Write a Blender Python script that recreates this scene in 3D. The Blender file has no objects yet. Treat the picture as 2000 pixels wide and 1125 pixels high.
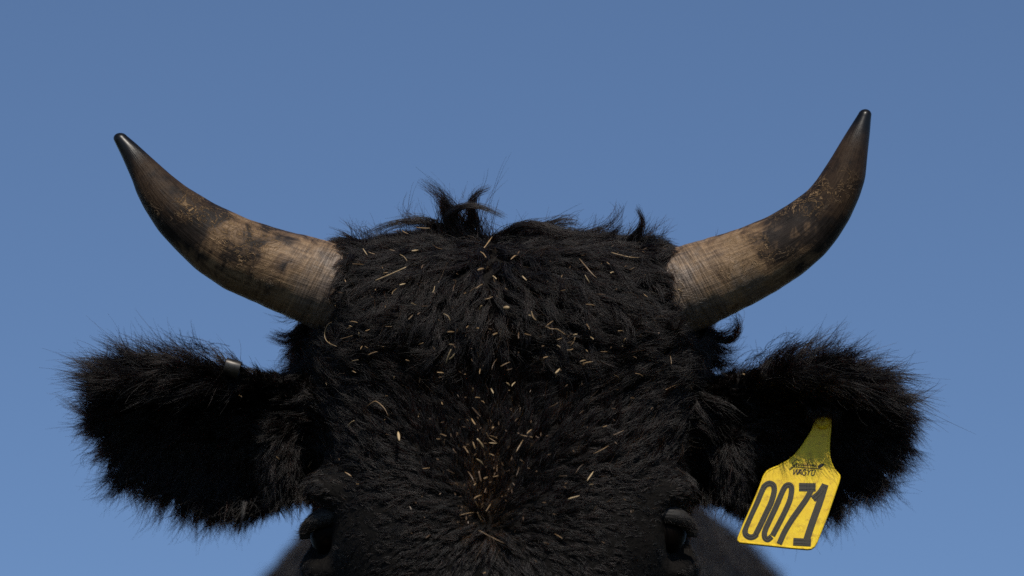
import bpy, bmesh, math, random
import numpy as np
from mathutils import Vector, Matrix
from mathutils.bvhtree import BVHTree
from mathutils.kdtree import KDTree

random.seed(7)
rng = np.random.default_rng(11)
R = math.radians
scene = bpy.context.scene
COL = scene.collection

# ------------------------------------------------------------------ camera
PITCH = R(18.0)
CAM = np.array([0.0, 0.0, 0.30])
LENS, D0 = 170.0, 3.73
RIGHT = np.array([1.0, 0.0, 0.0])
FWD = np.array([0.0, math.cos(PITCH), math.sin(PITCH)])
UP = np.array([0.0, -math.sin(PITCH), math.cos(PITCH)])
K = 36.0 / LENS / 2000.0
cd = bpy.data.cameras.new('camera')
cam = bpy.data.objects.new('camera', cd)
COL.objects.link(cam)
cd.lens = LENS; cd.sensor_width = 36.0; cd.clip_end = 20000.0; cd.clip_start = 0.05
cam.location = CAM
cam.rotation_euler = (math.pi / 2 + PITCH, 0, 0)
cd.dof.use_dof = True
cd.dof.focus_distance = D0 - 0.035
cd.dof.aperture_fstop = 2.8
scene.camera = cam

# ------------------------------------------------------------------ world, sun, exposure
SUN_EL, SUN_AZ = R(45), R(8)             # azimuth of the sun from straight behind the camera, to the right
world = bpy.data.worlds.new('World'); scene.world = world; world.use_nodes = True
wn = world.node_tree
sky = wn.nodes.new('ShaderNodeTexSky'); sky.sky_type = 'NISHITA'; sky.sun_disc = False
sky.sun_elevation = SUN_EL
sky.sun_rotation = math.pi - SUN_AZ
sky.altitude = 2500.0; sky.air_density = 1.0; sky.dust_density = 0.3; sky.ozone_density = 4.2
wn.links.new(sky.outputs[0], wn.nodes['Background'].inputs[0])
wn.nodes['Background'].inputs[1].default_value = 0.097
sd = bpy.data.lights.new('sun', 'SUN'); sd.energy = 4.0; sd.angle = R(0.53); sd.color = (1.0, 0.93, 0.83)
sun = bpy.data.objects.new('sun', sd); COL.objects.link(sun)
sdir = Vector((math.sin(SUN_AZ) * math.cos(SUN_EL), -math.cos(SUN_AZ) * math.cos(SUN_EL), math.sin(SUN_EL)))
sun.rotation_euler = sdir.to_track_quat('Z', 'Y').to_euler()
sun.location = sdir * 30
vs = scene.view_settings
vs.view_transform = 'Standard'; vs.look = 'None'; vs.exposure = 0.0; vs.gamma = 1.0; vs.use_curve_mapping = False
scene.render.engine = 'CYCLES'
scene.cycles.use_denoising = False
scene.cycles.max_bounces = 6
scene.cycles.diffuse_bounces = 2
scene.cycles.glossy_bounces = 3
scene.cycles.transmission_bounces = 4
scene.cycles_curves.shape = 'RIBBONS'

# ------------------------------------------------------------------ helpers
def P(px, py, d=0.0):
    """photo pixel + depth behind the head plane -> world point"""
    D = D0 + d
    return CAM + FWD * D + RIGHT * ((px - 1000.0) * K * D) + UP * ((562.5 - py) * K * D)

def proj(p):
    v = p - CAM
    D = v @ FWD
    return 1000.0 + (v @ RIGHT) / (K * D), 562.5 - (v @ UP) / (K * D), D - D0

MM = K * D0            # metres per photo pixel at the head

def put(name, me, parent=None, mat=None):
    o = bpy.data.objects.new(name, me); COL.objects.link(o)
    if mat is not None: me.materials.append(mat)
    if parent is not None:
        o.parent = parent
        o.matrix_parent_inverse = Matrix.Translation(parent.location).inverted()
    return o

def tag(o, label, cat, group=None):
    o['label'] = label; o['category'] = cat
    if group: o['group'] = group
    return o

def mesh_of(bm, name, smooth=True):
    bmesh.ops.recalc_face_normals(bm, faces=bm.faces)
    me = bpy.data.meshes.new(name); bm.to_mesh(me); bm.free()
    if smooth:
        me.polygons.foreach_set('use_smooth', [True] * len(me.polygons))
    return me

def loft(bm, rings, caps=True):
    vr = [[bm.verts.new(p) for p in r] for r in rings]
    n = len(vr[0])
    for a, b in zip(vr, vr[1:]):
        for i in range(n):
            bm.faces.new((a[i], a[(i + 1) % n], b[(i + 1) % n], b[i]))
    if caps:
        bm.faces.new(vr[0][::-1]); bm.faces.new(vr[-1])
    return vr

def tube_rings(pts, radii, n=16):
    """round tube with elliptical radii (side, other) along a polyline"""
    pts = [np.array(p, float) for p in pts]
    out = []
    for i, p in enumerate(pts):
        t = pts[min(i + 1, len(pts) - 1)] - pts[max(i - 1, 0)]
        t /= np.linalg.norm(t)
        s = RIGHT - t * (RIGHT @ t)
        s = s / np.linalg.norm(s) if np.linalg.norm(s) > 0.2 else np.array([0, 0, 1.0])
        o = np.cross(t, s)
        r = radii[i]; r = (r, r) if not isinstance(r, tuple) else r
        out.append([p + s * r[0] * math.cos(a) + o * r[1] * math.sin(a) for a in np.linspace(0, 2 * math.pi, n, endpoint=False)])
    return out

def resample(pts, n):
    pts = np.array(pts, float)
    seg = np.linalg.norm(np.diff(pts, axis=0), axis=1)
    s = np.concatenate([[0], np.cumsum(seg)])
    t = np.linspace(0, s[-1], n)
    return np.stack([np.interp(t, s, pts[:, k]) for k in range(pts.shape[1])], 1)

def smooth_path(pts, n):
    """Catmull-Rom through the points"""
    pts = np.array(pts, float)
    if len(pts) == 2: return resample(pts, n)
    q = np.vstack([2 * pts[0] - pts[1], pts, 2 * pts[-1] - pts[-2]])
    out = []
    m = len(pts) - 1
    for u in np.linspace(0, m, n):
        i = min(int(u), m - 1); t = u - i
        a, b, c, d = q[i], q[i + 1], q[i + 2], q[i + 3]
        out.append(0.5 * (2 * b + (c - a) * t + (2 * a - 5 * b + 4 * c - d) * t * t + (3 * b - a - 3 * c + d) * t ** 3))
    return np.array(out)

# ------------------------------------------------------------------ materials
def material(name):
    m = bpy.data.materials.new(name); m.use_nodes = True
    nt = m.node_tree
    return m, nt, nt.nodes['Principled BSDF']

def N(nt, typ, **kw):
    n = nt.nodes.new(typ)
    for k, v in kw.items():
        if k.startswith('i_'):
            n.inputs[k[2:]].default_value = v
        else:
            setattr(n, k, v)
    return n

def ramp(nt, fac, stops):
    n = nt.nodes.new('ShaderNodeValToRGB')
    e = n.color_ramp.elements
    while len(e) < len(stops): e.new(0.5)
    for el, (p, c) in zip(e, stops):
        el.position = p; el.color = (c[0], c[1], c[2], 1)
    nt.links.new(fac, n.inputs[0])
    return n.outputs[0]

def mathn(nt, op, a, b=None, clamp=False):
    n = nt.nodes.new('ShaderNodeMath'); n.operation = op; n.use_clamp = clamp
    for i, v in enumerate((a, b)):
        if v is None: continue
        if isinstance(v, (int, float)): n.inputs[i].default_value = v
        else: nt.links.new(v, n.inputs[i])
    return n.outputs[0]

def mixc(nt, fac, a, b, mode='MIX'):
    n = nt.nodes.new('ShaderNodeMix'); n.data_type = 'RGBA'; n.blend_type = mode
    for s, v in ((n.inputs[0], fac), (n.inputs[6], a), (n.inputs[7], b)):
        if isinstance(v, (int, float)): s.default_value = v
        elif isinstance(v, tuple): s.default_value = (*v, 1)
        else: nt.links.new(v, s)
    return n.outputs[2]

def noise(nt, vec, scale, detail=4, rough=0.55, dist=0.0):
    n = N(nt, 'ShaderNodeTexNoise')
    n.inputs['Scale'].default_value = scale; n.inputs['Detail'].default_value = detail
    n.inputs['Roughness'].default_value = rough; n.inputs['Distortion'].default_value = dist
    if vec is not None: nt.links.new(vec, n.inputs['Vector'])
    return n.outputs['Fac']

def scaled(nt, vec, s):
    n = N(nt, 'ShaderNodeMapping'); n.inputs['Scale'].default_value = s
    nt.links.new(vec, n.inputs['Vector'])
    return n.outputs[0]

def mat_fur(name, melanin, red, rough=0.38, rand=0.15):
    m = bpy.data.materials.new(name); m.use_nodes = True
    nt = m.node_tree; nt.nodes.remove(nt.nodes['Principled BSDF'])
    h = nt.nodes.new('ShaderNodeBsdfHairPrincipled'); h.model = 'CHIANG'; h.parametrization = 'MELANIN'
    h.inputs['Melanin'].default_value = melanin
    h.inputs['Melanin Redness'].default_value = red
    h.inputs['Roughness'].default_value = rough
    h.inputs['Radial Roughness'].default_value = 0.45
    h.inputs['Random Color'].default_value = rand
    h.inputs['Random Roughness'].default_value = 0.3
    h.inputs['IOR'].default_value = 1.42
    nt.links.new(h.outputs[0], nt.nodes['Material Output'].inputs[0])
    return m
M_FUR = mat_fur('black_fur', 0.985, 0.5)

def mat_skin():
    m, nt, b = material('dark_hide')
    tc = N(nt, 'ShaderNodeTexCoord')
    f = noise(nt, tc.outputs['Object'], 60, 5)
    nt.links.new(ramp(nt, f, [(0.3, (0.004, 0.0034, 0.003)), (0.75, (0.008, 0.0066, 0.0055))]), b.inputs['Base Color'])
    b.inputs['Roughness'].default_value = 0.8; b.inputs['Specular IOR Level'].default_value = 0.12
    bp = N(nt, 'ShaderNodeBump'); bp.inputs['Strength'].default_value = 0.5; bp.inputs['Distance'].default_value = 0.004
    nt.links.new(noise(nt, tc.outputs['Object'], 180, 6), bp.inputs['Height'])
    nt.links.new(bp.outputs[0], b.inputs['Normal'])
    return m
M_SKIN = mat_skin()

def mat_lid():
    m, nt, b = material('eyelid_skin')
    tc = N(nt, 'ShaderNodeTexCoord')
    f = noise(nt, scaled(nt, tc.outputs['Object'], (60, 60, 400)), 1.0, 5)
    nt.links.new(ramp(nt, f, [(0.3, (0.005, 0.0043, 0.0036)), (0.75, (0.012, 0.010, 0.0085))]), b.inputs['Base Color'])
    b.inputs['Roughness'].default_value = 0.7
    bp = N(nt, 'ShaderNodeBump'); bp.inputs['Strength'].default_value = 0.5; bp.inputs['Distance'].default_value = 0.002
    nt.links.new(f, bp.inputs['Height']); nt.links.new(bp.outputs[0], b.inputs['Normal'])
    return m
M_LID = mat_lid()

def mat_eye():
    m, nt, b = material('dark_eye')
    tc = N(nt, 'ShaderNodeTexCoord')
    f = noise(nt, tc.outputs['Object'], 90, 3)
    nt.links.new(ramp(nt, f, [(0.3, (0.0015, 0.001, 0.0008)), (0.8, (0.004, 0.0022, 0.0012))]), b.inputs['Base Color'])
    b.inputs['Roughness'].default_value = 0.55; b.inputs['Specular IOR Level'].default_value = 0.05
    return m
M_EYE = mat_eye()

def mat_horn(seed):
    m, nt, b = material('horn_keratin')
    uv = N(nt, 'ShaderNodeUVMap').outputs[0]
    tc = N(nt, 'ShaderNodeTexCoord').outputs['Object']
    mp = N(nt, 'ShaderNodeMapping'); mp.inputs['Location'].default_value = (seed, seed * 2.3, 0)
    nt.links.new(tc, mp.inputs['Vector']); obj = mp.outputs[0]
    sep = N(nt, 'ShaderNodeSeparateXYZ'); nt.links.new(uv, sep.inputs[0])
    u = sep.outputs[0]
    big = noise(nt, obj, 17, 5, 0.6, 0.6)
    mid = noise(nt, obj, 55, 5, 0.65, 1.2)
    fib = noise(nt, scaled(nt, uv, (7, 80, 1)), 1.0, 6, 0.65)
    fibc = noise(nt, scaled(nt, uv, (3, 26, 1)), 1.0, 4, 0.6, 0.4)
    ring = noise(nt, scaled(nt, uv, (105, 7, 1)), 1.0, 4, 0.6, 0.5)
    # pigment along the horn, pushed about by the blotches
    w = mathn(nt, 'ADD', mathn(nt, 'ADD', u, 0.035), mathn(nt, 'MULTIPLY', mathn(nt, 'SUBTRACT', big, 0.5), 0.95))
    w = mathn(nt, 'ADD', w, mathn(nt, 'MULTIPLY', mathn(nt, 'SUBTRACT', mid, 0.5), 0.55))
    w = mathn(nt, 'ADD', w, mathn(nt, 'MULTIPLY', mathn(nt, 'SUBTRACT', fibc, 0.5), 0.22))
    base = ramp(nt, w, [(0.0, (0.122, 0.095, 0.076)), (0.13, (0.185, 0.138, 0.100)), (0.26, (0.235, 0.155, 0.088)),
                        (0.35, (0.13, 0.084, 0.05)), (0.44, (0.030, 0.023, 0.019)), (0.60, (0.014, 0.011, 0.0095)), (0.68, (0.028, 0.018, 0.012)),
                        (0.78, (0.045, 0.029, 0.018)), (0.90, (0.026, 0.016, 0.010)), (1.0, (0.012, 0.009, 0.007))])
    # fine fibres
    fm = ramp(nt, fib, [(0.32, (0.45, 0.43, 0.42)), (0.68, (1.35, 1.32, 1.28))])
    c = mixc(nt, 0.75, base, fm, 'MULTIPLY')
    # growth rings and grey scuffing at the base
    rmask = mathn(nt, 'SUBTRACT', 1.0, mathn(nt, 'MULTIPLY', u, 3.2), True)
    rc = ramp(nt, ring, [(0.36, (0.36, 0.34, 0.33)), (0.60, (1.25, 1.25, 1.25))])
    c = mixc(nt, mathn(nt, 'MULTIPLY', rmask, 0.85), c, mixc(nt, 1.0, c, rc, 'MULTIPLY'))
    # pale curling flakes of worn horn
    fl = noise(nt, obj, 70, 3, 0.55, 3.0)
    line = mathn(nt, 'SUBTRACT', 1.0, mathn(nt, 'MULTIPLY', mathn(nt, 'ABSOLUTE', mathn(nt, 'SUBTRACT', fl, 0.52)), 30.0), True)
    patch = mathn(nt, 'MULTIPLY', mathn(nt, 'SUBTRACT', noise(nt, obj, 22, 3), 0.47), 7.0, True)
    umask = mathn(nt, 'MULTIPLY', mathn(nt, 'SUBTRACT', 0.86, u), 6.0, True)
    lf = mathn(nt, 'MULTIPLY', mathn(nt, 'MULTIPLY', line, patch), umask)
    c = mixc(nt, mathn(nt, 'MULTIPLY', lf, 0.8), c, (0.32, 0.205, 0.105))
    # black polished tip
    tip = mathn(nt, 'MULTIPLY', mathn(nt, 'SUBTRACT', mathn(nt, 'ADD', u, mathn(nt, 'MULTIPLY', mathn(nt, 'SUBTRACT', mid, 0.5), 0.05)), 0.86), 9.0, True)
    c = mixc(nt, tip, c, (0.004, 0.0038, 0.0036))
    nt.links.new(c, b.inputs['Base Color'])
    ro = mathn(nt, 'ADD', 0.36, mathn(nt, 'MULTIPLY', mid, 0.22))
    ro = mathn(nt, 'SUBTRACT', ro, mathn(nt, 'MULTIPLY', tip, 0.12))
    nt.links.new(ro, b.inputs['Roughness'])
    nt.links.new(mathn(nt, 'ADD', mathn(nt, 'ADD', 0.10, mathn(nt, 'MULTIPLY', rmask, 0.42)), mathn(nt, 'MULTIPLY', tip, 0.22)), b.inputs['Specular IOR Level'])
    hgt = mathn(nt, 'ADD', mathn(nt, 'MULTIPLY', fib, 0.5), mathn(nt, 'MULTIPLY', lf, 0.5))
    hgt = mathn(nt, 'ADD', hgt, mathn(nt, 'MULTIPLY', mathn(nt, 'MULTIPLY', ring, rmask), 1.3))
    hgt = mathn(nt, 'MULTIPLY', hgt, mathn(nt, 'SUBTRACT', 1.0, tip))
    bp = N(nt, 'ShaderNodeBump'); bp.inputs['Strength'].default_value = 0.9; bp.inputs['Distance'].default_value = 0.0016
    nt.links.new(hgt, bp.inputs['Height']); nt.links.new(bp.outputs[0], b.inputs['Normal'])
    return m

def mat_straw(name, c0, c1, rough=0.45):
    m, nt, b = material(name)
    tc = N(nt, 'ShaderNodeTexCoord')
    f = noise(nt, tc.outputs['Object'], 700, 3)
    oi = N(nt, 'ShaderNodeObjectInfo')
    f2 = mathn(nt, 'ADD', mathn(nt, 'MULTIPLY', f, 0.6), mathn(nt, 'MULTIPLY', oi.outputs['Random'], 0.4))
    nt.links.new(ramp(nt, f2, [(0.25, c0), (0.75, c1)]), b.inputs['Base Color'])
    b.inputs['Roughness'].default_value = rough
    return m
M_STRAW = {'p': mat_straw('pale_straw', (0.24, 0.16, 0.078), (0.52, 0.385, 0.215)),
           't': mat_straw('tan_straw', (0.12, 0.073, 0.035), (0.33, 0.215, 0.105)),
           'b': mat_straw('brown_straw', (0.06, 0.037, 0.02), (0.14, 0.085, 0.045))}

def mat_tag():
    m, nt, b = material('yellow_tag_plastic')
    tc = N(nt, 'ShaderNodeTexCoord').outputs['Object']
    f = noise(nt, tc, 55, 6, 0.65)
    f2 = noise(nt, tc, 190, 5, 0.7, 0.8)
    c = ramp(nt, f, [(0.3, (0.74, 0.47, 0.004)), (0.6, (0.85, 0.60, 0.007)), (0.8, (0.80, 0.54, 0.006))])
    dirt = mathn(nt, 'MULTIPLY', mathn(nt, 'SUBTRACT', mathn(nt, 'ADD', mathn(nt, 'MULTIPLY', f2, 0.65), mathn(nt, 'MULTIPLY', f, 0.35)), 0.50), 6.5, True)
    c = mixc(nt, mathn(nt, 'MULTIPLY', dirt, 0.8), c, (0.34, 0.16, 0.008))
    nt.links.new(c, b.inputs['Base Color'])
    b.inputs['Roughness'].default_value = 0.5
    bp = N(nt, 'ShaderNodeBump'); bp.inputs['Strength'].default_value = 0.25; bp.inputs['Distance'].default_value = 0.0006
    nt.links.new(f2, bp.inputs['Height']); nt.links.new(bp.outputs[0], b.inputs['Normal'])
    return m
M_TAG = mat_tag()

def mat_plain(name, c, rough=0.6, metal=0.0, sc=150):
    m, nt, b = material(name)
    tc = N(nt, 'ShaderNodeTexCoord').outputs['Object']
    f = noise(nt, tc, sc, 5)
    nt.links.new(ramp(nt, f, [(0.3, tuple(v * 0.7 for v in c)), (0.7, tuple(v * 1.2 for v in c))]), b.inputs['Base Color'])
    b.inputs['Roughness'].default_value = rough; b.inputs['Metallic'].default_value = metal
    return m
M_INK = mat_plain('tag_ink', (0.026, 0.022, 0.012), 0.6, sc=400)
M_INK2 = mat_plain('tag_ink_groove', (0.048, 0.041, 0.019), 0.55, sc=400)
M_LOGO = mat_plain('tag_print', (0.012, 0.010, 0.005), 0.6, sc=400)
M_CLIP = mat_plain('dull_metal', (0.085, 0.08, 0.075), 0.48, 1.0, 300)

def mat_ground():
    m, nt, b = material('pasture_ground')
    tc = N(nt, 'ShaderNodeTexCoord').outputs['Object']
    f = noise(nt, tc, 0.7, 8, 0.6)
    f2 = noise(nt, tc, 25, 6, 0.7)
    c = ramp(nt, f, [(0.3, (0.024, 0.026, 0.011)), (0.5, (0.036, 0.037, 0.015)), (0.75, (0.055, 0.044, 0.026))])
    c = mixc(nt, 0.5, c, ramp(nt, f2, [(0.3, (0.4, 0.4, 0.4)), (0.7, (1.4, 1.4, 1.3))]), 'MULTIPLY')
    nt.links.new(c, b.inputs['Base Color']); b.inputs['Roughness'].default_value = 0.95
    bp = N(nt, 'ShaderNodeBump'); bp.inputs['Distance'].default_value = 0.05
    nt.links.new(f2, bp.inputs['Height']); nt.links.new(bp.outputs[0], b.inputs['Normal'])
    return m

# ------------------------------------------------------------------ ground
bm = bmesh.new()
bmesh.ops.create_grid(bm, x_segments=8, y_segments=8, size=4000.0)
g = put('ground', mesh_of(bm, 'ground', False), None, mat_ground()); g['kind'] = 'structure'

# ------------------------------------------------------------------ the cow: body mesh
cow = bpy.data.objects.new('cow', None); COL.objects.link(cow)
cow.location = (0.0, 4.9, 0.0)
tag(cow, 'shaggy black horned cow with straw in its forehead fur, facing the camera', 'cow')

bm = bmesh.new()
# skull: horizontal rows in the photo (row, left, right, front depth, back depth)
HEAD = [(466, 850, 1090, 0.012, 0.07), (473, 765, 1195, -0.006, 0.09), (488, 712, 1258, -0.026, 0.10), (516, 678, 1296, -0.045, 0.12),
        (560, 652, 1318, -0.058, 0.14), (620, 622, 1356, -0.064, 0.15), (660, 612, 1368, -0.063, 0.16), (700, 614, 1364, -0.060, 0.17),
        (780, 620, 1352, -0.062, 0.19), (860, 628, 1345, -0.072, 0.21), (930, 622, 1345, -0.078, 0.22), (1000, 612, 1350, -0.084, 0.21),
        (1060, 610, 1348, -0.088, 0.20), (1150, 640, 1310, -0.092, 0.19), (1300, 690, 1262, -0.10, 0.15),
        (1500, 740, 1210, -0.112, 0.10), (1720, 752, 1198, -0.122, 0.06), (1860, 745, 1205, -0.125, 0.04), (1960, 775, 1175, -0.115, 0.03), (2010, 850, 1100, -0.09, 0.0)]
rings = []
for py, xl, xr, f, bk in HEAD:
    cx, hw, cd_, hd = (xl + xr) / 2, (xr - xl) / 2, (f + bk) / 2, (bk - f) / 2
    ring = []
    for a in np.linspace(0, 2 * math.pi, 48, endpoint=False):
        ca, sa = math.cos(a), math.sin(a); e = 2 / 2.7
        ring.append(P(cx + hw * math.copysign(abs(ca) ** e, ca), py, cd_ + hd * math.copysign(abs(sa) ** e, sa)))
    rings.append(ring)
loft(bm, rings)
def ellipsoid(c, axes):
    mat = Matrix.Translation(Vector(c)) @ Matrix(((RIGHT[0] * axes[0], UP[0] * axes[1], FWD[0] * axes[2], 0),
                                                 (RIGHT[1] * axes[0], UP[1] * axes[1], FWD[1] * axes[2], 0),
                                                 (RIGHT[2] * axes[0], UP[2] * axes[1], FWD[2] * axes[2], 0), (0, 0, 0, 1)))
    bmesh.ops.create_uvsphere(bm, u_segments=20, v_segments=12, radius=1.0, matrix=mat)
for sx in (-1, 1):                                                   # brow ridges, temples, horn buds
    ex = 977 + sx * 318
    ellipsoid(P(977 + sx * 308, 955, -0.004), (0.030, 0.016, 0.036))
    ellipsoid(P(977 + sx * 330, 1110, 0.012), (0.026, 0.02, 0.035))
    ellipsoid(P(977 + sx * 292, 560, 0.008), (0.027, 0.035, 0.039))
    ellipsoid(P(977 + sx * 345, 760, 0.05), (0.026, 0.045, 0.045))
    ellipsoid(P(977 + sx * 80, 1930, -0.09), (0.04, 0.035, 0.04))
for ex in (545, 1432):                                               # fold of skin in front of each ear root
    ellipsoid(P(ex, 880, 0.022), (0.013, 0.040, 0.020))
# ears: (x, y, half height, depth, half thickness, cup)
EARL = [(650, 850, 105, .055, .034, 0), (590, 852, 118, .05, .028, .004), (530, 856, 126, .045, .022, .012), (460, 860, 131, .04, .016, .022),
        (390, 851, 130, .035, .013, .028), (320, 838, 124, .03, .011, .026), (258, 824, 98, .028, .010, .018), (212, 800, 52, .028, .009, .008), (188, 795, 22, .028, .007, 0)]
EARR = [(1320, 850, 105, .055, .034, 0), (1390, 856, 118, .05, .028, .004), (1450, 858, 128, .045, .022, .012), (1520, 852, 136, .04, .016, .022),
        (1590, 845, 136, .035, .013, .028), (1650, 840, 120, .03, .011, .026), (1702, 838, 88, .028, .010, .018), (1736, 836, 52, .028, .009, .008), (1754, 834, 22, .028, .007, 0)]
for ear in (EARL, EARR):
    rr = []
    for x, y, hh, d, th, cup in ear:
        rr.append([P(x, y - hh * math.cos(a), d + th * math.sin(a) - cup * math.cos(a) ** 2 - 0.036 * (hh / 130.0) * math.cos(a)) for a in np.linspace(0, 2 * math.pi, 28, endpoint=False)])
    loft(bm, rr)
# neck, trunk, legs, tail (world metres)
loft(bm, tube_rings([P(977, 950, .05), P(977, 1000, .16), (0, 3.92, 1.26), (0, 4.08, 1.20), (0.012, 4.31, 1.105), (0, 4.7, 1.08), (0, 5.3, 1.04), (0, 5.8, 1.06), (0, 6.15, 1.09), (0, 6.26, 1.09)],
                    [(0.10, 0.12), (0.125, 0.18), (0.17, 0.27), (0.25, 0.36), (0.36, 0.456), (0.37, 0.43), (0.40, 0.42), (0.34, 0.39), (0.22, 0.28), (0.1, 0.14)], 28))
for sx in (-1, 1):
    loft(bm, tube_rings([(sx * .22, 4.27, 1.05), (sx * .21, 4.25, 0.72), (sx * .19, 4.26, 0.48), (sx * .185, 4.25, 0.39), (sx * .18, 4.27, 0.16), (sx * .18, 4.24, 0.07), (sx * .18, 4.22, 0.0)],
                        [(.12, .17), (.09, .12), (.058, .065), (.06, .066), (.04, .045), (.052, .056), (.066, .075)], 16))
    loft(bm, tube_rings([(sx * .20, 5.85, 1.05), (sx * .21, 5.80, 0.72), (sx * .19, 5.98, 0.50), (sx * .185, 5.95, 0.39), (sx * .18, 5.91, 0.16), (sx * .18, 5.86, 0.07), (sx * .18, 5.84, 0.0)],
                        [(.15, .22), (.11, .14), (.055, .075), (.05, .06), (.042, .046), (.052, .056), (.066, .075)], 16))
loft(bm, tube_rings([(0, 6.22, 1.3), (0, 6.33, 1.2), (0, 6.36, 0.85), (0.01, 6.35, 0.5), (0.01, 6.35, 0.3)], [.03, .03, .022, .035, .01], 10))
raw = bpy.data.objects.new('raw', mesh_of(bm, 'raw')); COL.objects.link(raw)
mod = raw.modifiers.new('r', 'REMESH'); mod.mode = 'VOXEL'; mod.voxel_size = 0.0065
mod = raw.modifiers.new('s', 'SMOOTH'); mod.factor = 0.5; mod.iterations = 5
dg = bpy.context.evaluated_depsgraph_get()
body_me = bpy.data.meshes.new_from_object(raw.evaluated_get(dg)); body_me.name = 'body'
bpy.data.objects.remove(raw)
nv = len(body_me.vertices)
co = np.empty(nv * 3); body_me.vertices.foreach_get('co', co); co = co.reshape(-1, 3)
# eye sockets: press the skin in round each eye
EYES = []
bvh0 = BVHTree.FromPolygons([tuple(c) for c in co], [tuple(p.vertices) for p in body_me.polygons])
def surf(px, py, bv):
    d = Vector(P(px, py) - CAM).normalized()
    h = bv.ray_cast(Vector(CAM), d)
    return (None, None) if h[0] is None else (np.array(h[0]), np.array(h[1]))
for ex, ey in ((650, 1048), (1296, 1044)):
    s, _ = surf(ex, ey, bvh0)
    c = s + FWD * 0.0235
    EYES.append(c)
    r = np.linalg.norm(co - c, axis=1)
    k = np.clip(1 - r / 0.030, 0, 1)
    co += FWD * (0.022 * k ** 0.8)[:, None]
co[:, 2] = np.maximum(co[:, 2], 0.0)
body_me.vertices.foreach_set('co', co.ravel()); body_me.update()
body_me.polygons.foreach_set('use_smooth', [True] * len(body_me.polygons))
body_me.materials.clear()
body = put('body', body_me, cow, M_SKIN)
faces = [tuple(p.vertices) for p in body_me.polygons]
bvh = BVHTree.FromPolygons([tuple(c) for c in co], faces)

# ------------------------------------------------------------------ horns
HL_U = [(740, 498), (667, 478), (607, 462), (544, 447), (481, 427), (419, 398), (364, 365), (333, 341), (294, 306), (264.5, 279), (248, 265.5)]
HL_L = [(672, 668), (595, 634), (544, 611), (493, 589), (434.6, 562), (384, 527), (345, 490), (309.5, 451), (282, 408), (264.5, 372), (260.6, 357), (239, 308), (224, 277)]
HR_U = [(1235, 508), (1308, 487), (1361, 471), (1401, 460), (1450, 444), (1499, 424), (1543, 398), (1579, 371), (1597, 349), (1623, 309), (1650, 264), (1676, 223)]
HR_L = [(1300, 672), (1379, 640), (1419, 620), (1463, 598), (1517, 569), (1570, 533), (1610, 498), (1637, 464), (1659, 429), (1679, 384), (1690, 349), (1694, 304), (1699, 260), (1701.5, 228)]
HORN_AX = []
def make_horn(up, lo, seed, label):
    n, m = 150, 56
    u, l = resample(up, n), resample(lo, n)
    # soften the traced outline
    for arr in (u, l):
        for _ in range(8):
            arr[1:-1] = (arr[:-2] + 2 * arr[1:-1] + arr[2:]) / 4
    tpar = np.linspace(0, 1, n)
    rings, ax, rad = [], [], []
    def depth(t): return 0.012 - 0.075 * t + 0.055 * t * t
    for i in range(n):
        c = (u[i] + l[i]) / 2; hw = np.linalg.norm(u[i] - l[i]) / 2 * MM
        d = depth(tpar[i])
        e1 = P(*u[i], d) - P(*l[i], d); e1 /= np.linalg.norm(e1)
        cc = P(c[0], c[1], d)
        ax.append(cc); rad.append(hw)
        # growth rings near the base, shallow dents further out
        tt = tpar[i]; fade = max(0.0, 1 - 1.9 * tt)
        ring = []
        for a in np.linspace(0, 2 * math.pi, m, endpoint=False):
            q = 1 + 0.005 * fade * math.sin(tt * 150 + seed + 0.8 * math.sin(a * 2 + tt * 9)) + 0.007 * fade * math.sin(tt * 83 + seed * 3 + math.sin(a + seed))
            q += 0.011 * (1 - tt) * math.sin(a * 3 + tt * 13 + seed) * math.sin(tt * 31 + a + seed * 2)
            ring.append(cc + (e1 * math.cos(a) + FWD * 0.97 * math.sin(a)) * hw * q)
        rings.append(ring)
    # rounded tip
    tdir = np.array(ax[-1]) - np.array(ax[-9]); tdir /= np.linalg.norm(tdir)
    base = rings[-1]; cc = ax[-1]
    for k in (0.3, 0.55, 0.75, 0.9, 0.98):
        f = math.sqrt(1 - k * k)
        rings.append([cc + (p - cc) * f + tdir * rad[-1] * k for p in base])
    bm = bmesh.new()
    vr = loft(bm, rings)
    uvl = bm.loops.layers.uv.new('UVMap')
    idx = {}
    for i, r in enumerate(vr):
        for j, v in enumerate(r): idx[v] = (min(i / (n - 1), 1.0), j)
    for f in bm.faces:
        js = [idx[l_.vert][1] for l_ in f.loops]
        wrap = max(js) == m - 1 and min(js) == 0
        for l_ in f.loops:
            uu, j = idx[l_.vert]
            if wrap and j == 0: j = m
            # u runs 0 at the hair line to 1 at the tip
            l_[uvl].uv = ((uu - 0.10) / 0.90, j / m)
    o = put('horn', mesh_of(bm, 'horn'), cow, mat_horn(seed))
    o['label'] = label
    HORN_AX.append((np.array(ax), np.array(rad)))
make_horn(HL_U, HL_L, 3.7, 'tan and black horn curving up to the left with a shiny black tip')
make_horn(HR_U, HR_L, 9.1, 'tan and black horn curving up to the right, its tip reaching higher')

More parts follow.
